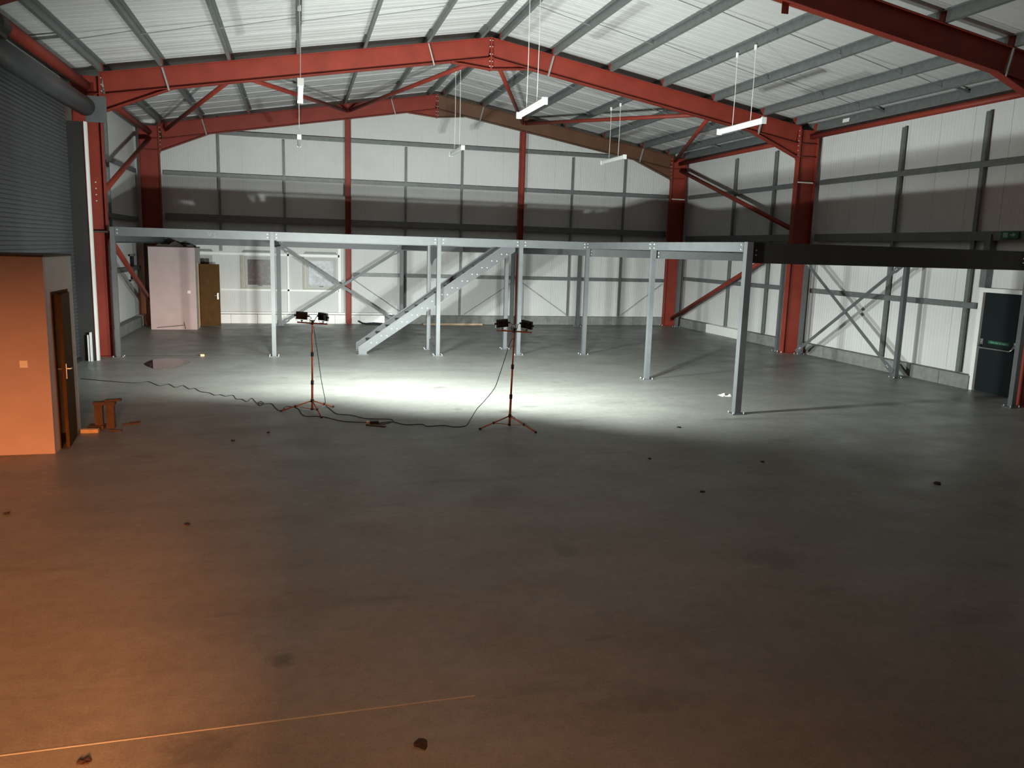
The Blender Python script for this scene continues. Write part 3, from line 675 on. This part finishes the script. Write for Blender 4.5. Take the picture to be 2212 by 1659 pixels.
strokes([[(-2.03, 2.99), (-1.99, 2.89), (-1.95, 2.98)], [(-1.91, 2.95), (-1.86, 2.97), (-1.89, 2.93), (-1.85, 2.89), (-1.92, 2.87)]], yb_-0.001, 0.01)
strokes([[(1.15, 2.88), (1.19, 2.91), (1.20, 2.97)], [(1.25, 2.86), (1.25, 2.98), (1.31, 2.97), (1.31, 2.93), (1.26, 2.92), (1.32, 2.86)]], yb_-0.001, 0.012)

# ------------------------------------------------------------------ staircase
st = thing('staircase', 'straight grey steel staircase rising right to the mezzanine', 'staircase', (1.6, 21.3, 0))
def stringer(y, s):
    pts = [(1.50, 0), (1.71, 0), (1.71, 0.075), (5.60, 2.74), (5.60, 2.95), (5.36, 2.95), (1.50, 0.21)]
    q = MB().poly(pts, 'y', y, y+0.008)
    for a, e in (((1.71, 0.075), (5.60, 2.74)), ((1.50, 0.21), (5.45, 2.92))):
        q.bar((a[0], y+s*0.03, a[1]), (e[0], y+s*0.03, e[1]), 0.06, 0.008)
    return q.build('stringer', M['stair'], st)
s1 = stringer(20.86, 1); s2 = stringer(21.80, -1)
MB().box(1.46, 1.75, 20.83, 20.95, 0, 0.012).build('base_plate', M['stair'], st); MB().box(1.46, 1.75, 21.72, 21.84, 0, 0.012).build('base_plate', M['stair'], st)
q = MB()
tm = MB().box(0, 0.26, 20.875, 21.795, 0, 0.004).box(0, 0.006, 20.875, 21.795, -0.045, 0).box(0.254, 0.26, 20.875, 21.795, -0.045, 0).mesh('tread', M['stair'])
for i in range(14):
    x = 1.75 + i*0.262; z = 0.335 + i*0.18
    link('tread', tm, st, Vector((x, 0, z)) - Vector(st.location))
    bolts(q, [(x+0.07, 20.86, z-0.02), (x+0.21, 20.86, z-0.02)], (0,-1,0), 0.014, 0.012)
stuff(q.build('bolts', M['bolt'], st))

# ------------------------------------------------------------------ roller shutter
rs = thing('roller_shutter', 'large dark grey roller shutter door in the left wall', 'shutter', (-4.82, 16.5, 0))
sm = MB().ext([(0,0),(0.012,0.012),(0.020,0.04),(0.012,0.068),(0,0.079),(-0.004,0.079),(-0.004,0)], (0, SY0, 0), (0, SY1-0.06, 0), (1,0,0), (0,0,1)).mesh('slat', M['shutter'])
for i in range(70): link('slat', sm, rs, Vector((-4.83, 0, 0.08 + i*0.0792)) - Vector(rs.location))
MB().box(-4.86, -4.78, SY0, SY1-0.06, 0.0, 0.08).build('bottom_bar', M['darksteel'], rs)
MB().tube([(-4.45, SY0-0.05, 5.62), (-4.45, 20.24, 5.62)], 0.20, 24).build('drum', M['shutter'], rs, True)
MB().box(-4.46, -4.03, 20.27, 20.29, 5.30, 5.86).build('end_plate', M['mezz'], rs)
MB().box(-4.80, -4.02, SY0-0.09, SY0-0.07, 5.30, 5.86).build('end_plate', M['mezz'], rs)
MB().box(-4.86, -4.50, 20.10, 20.16, 0.0, 5.28).build('guide_channel', M['darksteel'], rs)
MB().box(-4.47, -4.42, 20.08, 20.20, 0.0, 5.28).build('guide_edge', M['white'], rs)
MB().box(-4.86, -4.50, SY0-0.06, SY0, 0.0, 5.28).build('guide_channel', M['darksteel'], rs)
q = MB().tube([(-4.12, 13.45, 5.78), (-4.12, 13.62, 5.78), (-4.12, 13.95, 5.78), (-4.12, 14.02, 5.78)], [0.09, 0.14, 0.14, 0.09], 16).box(-4.22, -4.04, 13.55, 13.9, 5.60, 5.68)
q.build('motor', M['black'], rs)
MB().tube([(-4.30, 13.6, 5.6), (-4.31, 13.6, 3.4), (-4.30, 13.6, 1.0)], 0.008, 6).build('pull_chain', M['chrome'], rs)
for i, (x, h_, lean) in enumerate(((-4.60, 0.60, 0.03), (-4.545, 0.66, 0.02))):
    o = MB().box(x-0.02, x+0.012, 19.98 - 0.03*i, 20.07 - 0.03*i, 0, h_).build('offcut_board', M['white'])
    tag(o, ('shorter' if i == 0 else 'taller') + ' of two white offcut strips standing at the foot of the shutter guide', 'board', 'white offcut strips')

# ------------------------------------------------------------------ hanging lights
def batten(x, y, label):
    z = 5.60
    t = thing('hanging_light', label, 'light fitting', (x, y+0.95, z), 'suspended batten lights')
    MB().poly([(x-0.045, z+0.05), (x-0.04, z-0.0), (x+0.04, z), (x+0.045, z+0.05), (x+0.03, z+0.07), (x-0.03, z+0.07)], 'y', y+0.03, y+1.87).build('housing', M['white'], t)
    pts = [(x+0.052*math.cos(a), z - 0.052*math.sin(a)) for a in [math.pi*k/8 for k in range(9)]]
    MB().poly(pts, 'y', y+0.04, y+1.86).build('diffuser', M['diffuser'], t)
    for ye in (y, y+1.86): MB().poly([(x-0.055, z-0.055), (x+0.055, z-0.055), (x+0.055, z+0.075), (x-0.055, z+0.075)], 'y', ye, ye+0.04).build('end_cap', M['white'], t)
    zt = ztop(x) + 0.02
    for yw in (y+0.55, y+1.30):
        wi = MB().tube([(x, yw, z+0.07), (x+0.01, yw, (z+zt)/2), (x, yw, zt)], 0.007, 6).build('wire', M['wire'], t)
        MB().tube([(x, yw, zt-0.10), (x, yw, zt)], 0.035, 8).build('hanger', M['white'], wi)
    return t
batten(0.11, 15.4, 'white hanging batten light end-on, left of the ridge, nearer row')
batten(4.62, 15.35, 'white hanging batten light below the ridge, nearer row')
batten(9.50, 15.6, 'white hanging batten light at the right, nearer row')
batten(0.11, 23.2, 'far row hanging batten light at the left, seen end-on')
batten(4.62, 23.3, 'far row hanging batten light in the middle, below the ridge')
batten(9.50, 23.1, 'far row hanging batten light at the right')

# ------------------------------------------------------------------ plasterboard rooms
def room(name, x0, x1, y0, y1, h, label, door_y0, door_y1, plate, topjunk):
    t = thing(name, label, 'room', ((x0+x1)/2, (y0+y1)/2, 0))
    k = 0.09
    MB().box(x0, x1, y0, y0+k, 0, h).build('front_wall', M['plaster'], t)
    MB().box(x0, x1, y1-k, y1, 0, h).build('back_wall', M['plaster_lit'], t)
    MB().box(x0, x0+k, y0+k, y1-k, 0, h).build('left_wall', M['plaster_lit'], t)
    MB().box(x1-k, x1, y0+k, door_y0, 0, h).box(x1-k, x1, door_y1, y1-k, 0, h).box(x1-k, x1, door_y0, door_y1, 2.08, h).build('right_wall', M['plaster_lit'], t)
    f = 0.03
    MB().box(x1-k-0.01, x1+0.012, door_y0, door_y0+f, 0, 2.08).box(x1-k-0.01, x1+0.012, door_y1-f, door_y1, 0, 2.08).box(x1-k-0.01, x1+0.012, door_y0+f, door_y1-f, 2.08-f, 2.08).build('door_frame', M['timber'] if topjunk else M['door'], t)
    r = MB()
    n = 14
    pts = [(x0-0.02, y0-0.015)] + [(x0 + (x1-x0)*i/n, y0 - 0.012 - random.random()*0.012) for i in range(1, n)] + [(x1+0.012, y0-0.015), (x1+0.015, y1), (x0, y1)]
    r.poly(pts, 'z', h, h+0.025).build('roof_board', M['ply'], t)
    px, pz = plate
    pl_ = MB().box(px-0.045, px+0.045, y0-0.012, y0, pz-0.045, pz+0.045).build('socket_plate', M['plate'], t)
    return t
def door_leaf(parent, hinge, ang, wd, ht, handle_h, flip=1):
    a = R(ang); d = Vector((math.cos(a), math.sin(a), 0)); n = Vector((-d.y, d.x, 0)); H = Vector(hinge)
    lf = MB().ext([(-0.02,0),(0.02,0),(0.02,ht),(-0.02,ht)], H, H + d*wd, n, (0,0,1)).build('door', M['door'], parent)
    for s in (-1, 1):
        c = H + d*(wd-0.07) + n*s*0.022
        MB().ext([(-0.015,0),(0.015,0),(0.015,0.006),(-0.015,0.006)], c + Vector((0,0,handle_h-0.1)), c + Vector((0,0,handle_h+0.1)), d, n*s).build('handle_plate', M['chrome'], lf)
        MB().tube([c + Vector((0,0,handle_h+0.03)), c + n*s*0.045 + Vector((0,0,handle_h+0.03)), c + n*s*0.05 - d*0.11 + Vector((0,0,handle_h+0.025))], 0.009, 8).build('handle', M['chrome'], lf)
    return lf
r1 = room('plasterboard_room', -4.22, -3.08, 11.34, 12.66, 2.53, 'near plasterboard room at left, front glowing orange, brown door ajar', 11.58, 12.36, (-3.37, 1.18), False)
door_leaf(r1, (-3.066, 12.33, 0.012), -84, 0.72, 2.03, 1.02)
r2 = room('plasterboard_room', -4.42, -3.07, 27.03, 28.40, 2.55, 'far pink plasterboard room under the mezzanine with brown door wide open', 27.62, 28.32, (-3.28, 1.18), True)
door_leaf(r2, (-3.05, 28.02, 0.012), 7, 0.60, 2.02, 0.98)
q = MB().bar((-4.25, 27.025, 0.06), (-3.45, 27.025, 0.14), 0.006, 0.02, (0,0,1)).bar((-3.46, 27.025, 0.24), (-3.42, 27.025, 0.02), 0.006, 0.02, (1,0,0))
q.build('cut_line', M['darksteel'], r2)
q = MB(); n = 12
q.add([(-4.2 + 1.1*i/n, 27.15 + 1.0*j, 2.58 + 0.06*math.sin(i*1.3+j) + (0.10 if 2 < i < 9 else 0.02)) for j in (0, 1) for i in range(n+1)] + [(-4.2 + 1.1*i/n, 27.15 + 1.0*j, 2.576) for j in (0, 1) for i in range(n+1)],
      [(i, i+1, n+2+i, n+1+i) for i in range(n)] + [(i, 2*n+2+i, 2*n+3+i, i+1) for i in range(n)] + [(n+1+i, n+2+i, 3*n+4+i, 3*n+3+i) for i in range(n)])
tag(q.build('dark_sheet', M['ply']), 'crumpled dark sheet lying on top of the far pink room', 'sheet')

# ------------------------------------------------------------------ flood light stands
def stand(base, top_z, feet, label, group, rolls):
    bx, by = base; t = thing('floodlight_stand', label, 'work light', (bx, by, 0), group)
    lean = Vector((0.02, 0.0, 0)) if bx < 1 else Vector((0.035, 0, 0))
    def pt(z): return Vector((bx, by, z)) + lean*(z/1.5 - 0.3)
    MB().tube([pt(0.03), pt(0.50)], 0.019, 12).build('lower_tube', M['orange'], t, True)
    MB().tube([pt(0.48), pt(0.98)], 0.016, 12).build('middle_tube', M['orange'], t, True)
    MB().tube([pt(0.96), pt(top_z)], 0.013, 12).build('upper_tube', M['orange'], t, True)
    for z in (0.49, 0.97): MB().tube([pt(z-0.035), pt(z+0.035)], 0.025, 12).build('clamp', M['black'], t)
    MB().tube([pt(0.155), pt(0.205)], 0.027, 12).build('leg_collar', M['black'], t)
    MB().tube([pt(0.02), pt(0.05)], 0.026, 12).build('foot_collar', M['black'], t)
    for fx, fy in feet:
        F = Vector((fx, fy, 0.012)); T = pt(0.18); mid = T.lerp(F, 0.55)
        lg = MB().tube([T, F], 0.011, 8).build('leg', M['orange'], t, True)
        MB().tube([F + Vector((0,0,-0.012)), F + Vector((0,0,0.014))], 0.019, 10).build('rubber_foot', M['black'], lg)
        MB().tube([pt(0.035), mid], 0.006, 6).build('strut', M['orange'], lg)
        MB().tube([mid + Vector((0,0,-0.018)), mid + Vector((0,0,0.018))], 0.018, 8).build('joint', M['black'], lg)
    d = Vector((math.cos(FLOOD_AZ), -math.sin(FLOOD_AZ), 0)); fwd = Vector((math.sin(FLOOD_AZ), math.cos(FLOOD_AZ), 0))
    C = pt(top_z)
    MB().bar(C - d*0.285 , C + d*0.285, 0.026, 0.02).build('crossbar', M['orange'], t)
    MB().tube([C + Vector((0,0,-0.02)), C + Vector((0,0,0.035))], 0.02, 10).tube([C + Vector((0,0,0.035)), C + Vector((0,0,0.05))], 0.034, 10).build('top_knob', M['black'], t)
    for k, s in enumerate((-1, 1)):
        hc = C + d*(s*0.20) + Vector((0,0,0.115))
        f = (fwd*math.cos(FLOOD_TILT) + Vector((0,0,1))*math.sin(FLOOD_TILT)).normalized()
        f = (Matrix.Rotation(R(27 if s < 0 else -13), 3, 'Z') @ f)
        u0 = f.cross(Vector((0,0,1))).normalized(); v0 = u0.cross(f)
        rr = R(rolls[k]); u = u0*math.cos(rr) + v0*math.sin(rr); v = -u0*math.sin(rr) + v0*math.cos(rr)
        hd = MB().ext([(-0.092,-0.062),(0.092,-0.062),(0.092,0.062),(-0.092,0.062)], hc - f*0.012, hc + f*0.028, u, v)
        hd.ext([(-0.075,-0.05),(0.075,-0.05),(0.075,0.05),(-0.075,0.05)], hc - f*0.035, hc - f*0.012, u, v)
        for j in range(5):
            o_ = -0.06 + 0.03*j; hd.ext([(o_-0.003,-0.045),(o_+0.003,-0.045),(o_+0.003,0.045),(o_-0.003,0.045)], hc - f*0.048, hc - f*0.035, u, v)
        ho = hd.build('floodlight', M['black'], t)
        MB().ext([(-0.08,-0.05),(0.08,-0.05),(0.08,0.05),(-0.08,0.05)], hc + f*0.0285, hc + f*0.031, u, v).build('lens', M['lens'], ho)
        br = MB().tube([hc - u*0.105, hc - u*0.105 - Vector((0,0,0.06)), hc - u*0.06 - Vector((0,0,0.105)), hc + u*0.06 - Vector((0,0,0.105)), hc + u*0.105 - Vector((0,0,0.06)), hc + u*0.105], 0.004, 6).build('bracket_or_light_line', M['chrome'], ho)
        for s2 in (-1, 1): MB().tube([hc + u*s2*0.092, hc + u*s2*0.125], 0.014, 8).build('side_knob', M['black'], ho)
        kb = C + d*(s*0.20)
        MB().tube([kb + Vector((0,0,0.008)), kb + Vector((0,0,0.03))], 0.008, 8).tube([kb + Vector((0,0,0.03)), kb + Vector((0,0,0.042))], 0.022, 8).build('knob', M['black'], ho)
        # lead from the head to the pole
        side = -s
        MB().tube([hc + u*side*0.12, hc + u*side*0.16 + Vector((0,0,-0.03)), C + d*(s*0.05) + Vector((0,0,0.06)), C + d*(s*0.015) + Vector((0,0,-0.02)) - fwd*0.03], 0.005, 6).build('lead', M['cable'], ho, True)
        area_light('floodlight_beam', hc + f*0.036, f, 0.15, 0.095, FLOOD_W, (0.93, 1.0, 0.955), beam=FLOOD_BEAM)
    return t
stand((0.22, 13.73), 1.49, [(-0.29, 13.75), (0.35, 13.15), (0.57, 14.02)], 'left orange tripod with twin black floodlights, in front of the misted window', 'floodlight tripods', (-4, -3))
stand((3.25, 12.12), 1.53, [(2.73, 11.99), (3.54, 11.65), (3.47, 12.70)], 'right orange tripod with twin black floodlights, in front of the staircase top', 'floodlight tripods', (6, -8))

# ------------------------------------------------------------------ cables and sockets
EXT1 = [(-4.2,17.47),(-3.95,17.31),(-3.69,17.15),(-3.3,16.93),(-3.03,16.86),(-2.87,16.98),(-2.6,16.49),(-2.46,16.66),(-2.29,16.29),(-2.17,16.46),(-2.01,16.07),(-1.92,16.13),(-1.78,15.77),(-1.6,15.6),(-1.49,15.36),(-1.4,15.41),(-1.29,15.24),(-1.17,15.32),(-1.09,14.95),(-0.99,14.91),(-0.89,14.68),(-0.83,15.0),(-0.74,14.61),(-0.65,14.28),(-0.6,14.49),(-0.66,14.65),(-0.69,14.5),(-0.57,14.43),(-0.46,14.42),(-0.37,13.95),(-0.29,13.80),(-0.22,14.13),(-0.11,14.09),(-0.01,13.91),(0.08,13.32),(0.36,13.24),(0.67,12.84),(0.99,12.72),(1.07,12.67)]
C1 = [(0.25,13.68,1.44),(0.31,13.8,1.0),(0.37,13.9,0.51),(0.43,14.0,0.17),(0.45,14.12,0.02),(0.5,13.92,0),(0.61,13.42,0),(0.82,13.31,0),(1.02,13.03,0),(1.21,12.95,0),(1.43,12.9,0),(1.46,12.74,0),(1.31,12.56,0),(1.21,12.57,0)]
C2 = [(3.27,12.09,1.41),(3.22,12.13,1.36),(3.14,12.22,1.01),(3.09,12.3,0.77),(3.04,12.38,0.57),(2.89,12.45,0.35),(2.79,12.52,0.21),(2.69,12.58,0.01),(2.55,12.25,0),(2.35,12.2,0),(2.22,12.33,0),(1.95,12.3,0),(1.89,12.46,0),(1.63,12.46,0),(1.51,12.62,0),(1.42,12.70,0),(1.21,12.63,0)]
def smooth(pts, n=4):
    P = [Vector(p) for p in pts]; out = []
    for i in range(len(P)-1):
        a, b_, c, d = P[max(i-1,0)], P[i], P[i+1], P[min(i+2,len(P)-1)]
        for k in range(n):
            t = k/n; out.append(0.5*((2*b_) + (c-a)*t + (2*a-5*b_+4*c-d)*t*t + (3*b_-a-3*c+d)*t**3))
    return out + [P[-1]]
cr = 0.006
def cable(pts, label):
    P = smooth([(p[0], p[1], max((p[2] if len(p) > 2 else 0), 0) + cr) for p in pts])
    P = [Vector((p.x, p.y, max(p.z, cr))) for p in P]
    tag(MB().tube(P, cr, 6).build('power_cable', M['cable'], None, True), label, 'cable', 'black power cables')
cable(EXT1, 'long wavy black extension cable running across the floor from shutter to left tripod')
cable(C1, 'black cable hanging from left tripod and running right along the floor')
cable(C2, 'black cable drooping from right tripod to the floor on its left')
s = thing('socket_block', 'black trailing socket with cables on the floor between the tripods', 'socket', (1.15, 12.62, 0))
MB().box(1.08, 1.22, 12.585, 12.665, 0, 0.045).build('body', M['black'], s)
MB().box(1.03, 1.08, 12.60, 12.65, 0.0, 0.04).build('plug', M['plate'], s)
o = MB().ext([(-0.03,0),(0.03,0),(0.03,0.015),(-0.03,0.015)], (1.02, 12.53, 0), (1.30, 12.36, 0), (0.5,0.86,0), (0,0,1)).build('timber_strip', M['oldwood']); tag(o, 'small brown strip of wood beside the trailing socket', 'offcut')

# ------------------------------------------------------------------ puddle and floor clutter
PUD = [(-3.38,19.5),(-3.35,19.96),(-3.22,20.24),(-2.98,20.37),(-2.72,20.28),(-2.43,19.76),(-2.5,19.36),(-2.67,18.84),(-2.84,18.68),(-3.04,18.74),(-3.22,19.05)]
pp = smooth([(x, y, 0) for x, y in PUD + PUD[:2]], 4)[:-4]
q = MB().poly([(p.x, p.y) for p in pp[:-1]], 'z', 0.0005, 0.003).build('puddle', M['water']); tag(q, 'dark oval puddle on the floor left of the mezzanine', 'puddle')

w1 = thing('wooden_stand', 'two short brown planks standing on end under a plank, by the near room', 'wood', (-2.8, 12.85, 0))
MB().box(-2.925, -2.815, 12.80, 12.90, 0.045, 0.35).build('upright', M['oldwood'], w1)
MB().box(-2.765, -2.655, 12.78, 12.88, 0.0, 0.35).build('upright', M['oldwood'], w1)
MB().box(-2.94, -2.64, 12.78, 12.92, 0.35, 0.395).build('top_plank', M['oldwood'], w1)
MB().box(-3.02, -2.80, 12.76, 12.96, 0.0, 0.045).build('base_plank', M['oldwood'], w1)
o = MB().ext([(-0.05,0),(0.05,0),(0.05,0.03),(-0.05,0.03)], (-2.78, 12.84, 0.396), (-2.57, 12.90, 0.396), (0,1,0), (0,0,1)).build('plank_offcut', M['oldwood']); tag(o, 'dark plank offcut lying on top of the brown wooden stand', 'offcut')
o = MB().box(-3.05, -2.82, 12.50, 12.60, 0, 0.055).build('timber_block', M['timber']); tag(o, 'pale timber block on the floor in front of the wooden stand', 'offcut')
for i, (x, y, a, l) in enumerate(((-2.58, 12.98, 20, 0.22), (-2.50, 13.08, 35, 0.16), (-2.70, 12.62, -10, 0.18))):
    d = Vector((math.cos(R(a)), math.sin(R(a)), 0)); n = Vector((-d.y, d.x, 0))
    o = MB().ext([(-0.02,0),(0.02,0),(0.02,0.02),(-0.02,0.02)], Vector((x,y,0)), Vector((x,y,0)) + d*l, n, (0,0,1)).build('wood_splinter', M['oldwood'])
    tag(o, ['brown wood splinter just right of the wooden stand', 'wood splinter farthest right of the wooden stand', 'wood splinter at the front foot of the wooden stand'][i], 'offcut', 'wood splinters by the near room')
o = MB().box(-2.31, -2.22, 20.72, 20.80, 0, 0.05).build('timber_block', M['timber']); tag(o, 'tiny pale timber block on the floor under the mezzanine front beam', 'offcut')
o = MB().box(4.38, 6.58, 28.86, 28.93, 0, 0.06).build('timber_length', M['timber']); tag(o, 'long pale timber length lying along the far wall behind the stairs', 'timber')
# scrap along the gable foot
sc_ = MB(); P = [(2.05, 28.80, 0.14), (2.2, 28.80, 0.06), (2.35, 28.78, 0.04), (2.6, 28.8, 0.05), (2.9, 28.82, 0.035), (3.25, 28.80, 0.03)]
sc_.tube(P, [0.025, 0.03, 0.035, 0.045, 0.035, 0.03], 8)
tag(sc_.build('rubber_strip', M['black']), 'dark bent strip of scrap at the foot of far wall right of left gable post', 'scrap')
# leaves and dirt clods
LEAF = [(-0.92,11.75,'pair of dark crumbs on the floor ahead of left tripod'),(0.65,4.15,'largest dead leaf on the floor at the bottom of the view'),(-1.15,4.38,'dead leaf near the bottom left below the pale line'),
        (-1.09,8.21,'dead leaf fragment on the orange lit floor left of centre'),(-2.88,8.86,'dead leaf at the left edge of the orange lit floor'),(7.87,8.18,'dark clod on the floor at far right of the foreground'),
        (4.65,8.36,'dark clod on the floor below the lit area, right of centre'),(4.67,9.91,'dark crumb on the floor just below the light edge'),(-0.45,12.19,'small crumb on the floor below left tripod'),
        (6.18,9.51,'dark crumb on the floor right of the light edge'),(6.0,11.7,'brown crumb on the bright floor near right mezzanine post')]
for i, (x, y, lb) in enumerate(LEAF):
    sz = 0.05 if i in (1, 5) else 0.032
    q = MB(); n = 9; random.seed(i)
    ring = [(x + sz*random.uniform(0.5,1.2)*math.cos(2*math.pi*k/n), y + sz*random.uniform(0.5,1.2)*math.sin(2*math.pi*k/n), random.uniform(0.004, 0.02)) for k in range(n)]
    base = [(a[0], a[1], 0.0005) for a in ring]
    q.add(ring + base + [(x, y, 0.012), (x, y, 0.0005)], [(k, (k+1) % n, 2*n) for k in range(n)] + [(n+k, n+(k+1) % n, (k+1) % n, k) for k in range(n)] + [(n+(k+1) % n, n+k, 2*n+1) for k in range(n)])
    tag(q.build('dead_leaf', M['leaf']), lb, 'debris', 'leaves and crumbs on the floor')
# torn wrap by the right post
q = MB(); random.seed(3); n = 7
for j in range(n):
    for i in range(n):
        q.v.append((8.20 + 0.24*i/(n-1) + random.uniform(-0.01,0.01), 14.22 + 0.22*j/(n-1) + random.uniform(-0.01,0.01), 0.002 + (random.uniform(0.0,0.05) if 0 < i < n-1 and 0 < j < n-1 else 0.0)))
q.f = [(j*n+i, j*n+i+1, (j+1)*n+i+1, (j+1)*n+i) for j in range(n-1) for i in range(n-1)]
tag(q.build('plastic_wrap', M['rag']), 'scrap of crumpled clear plastic wrap beside right front mezzanine post', 'wrap')
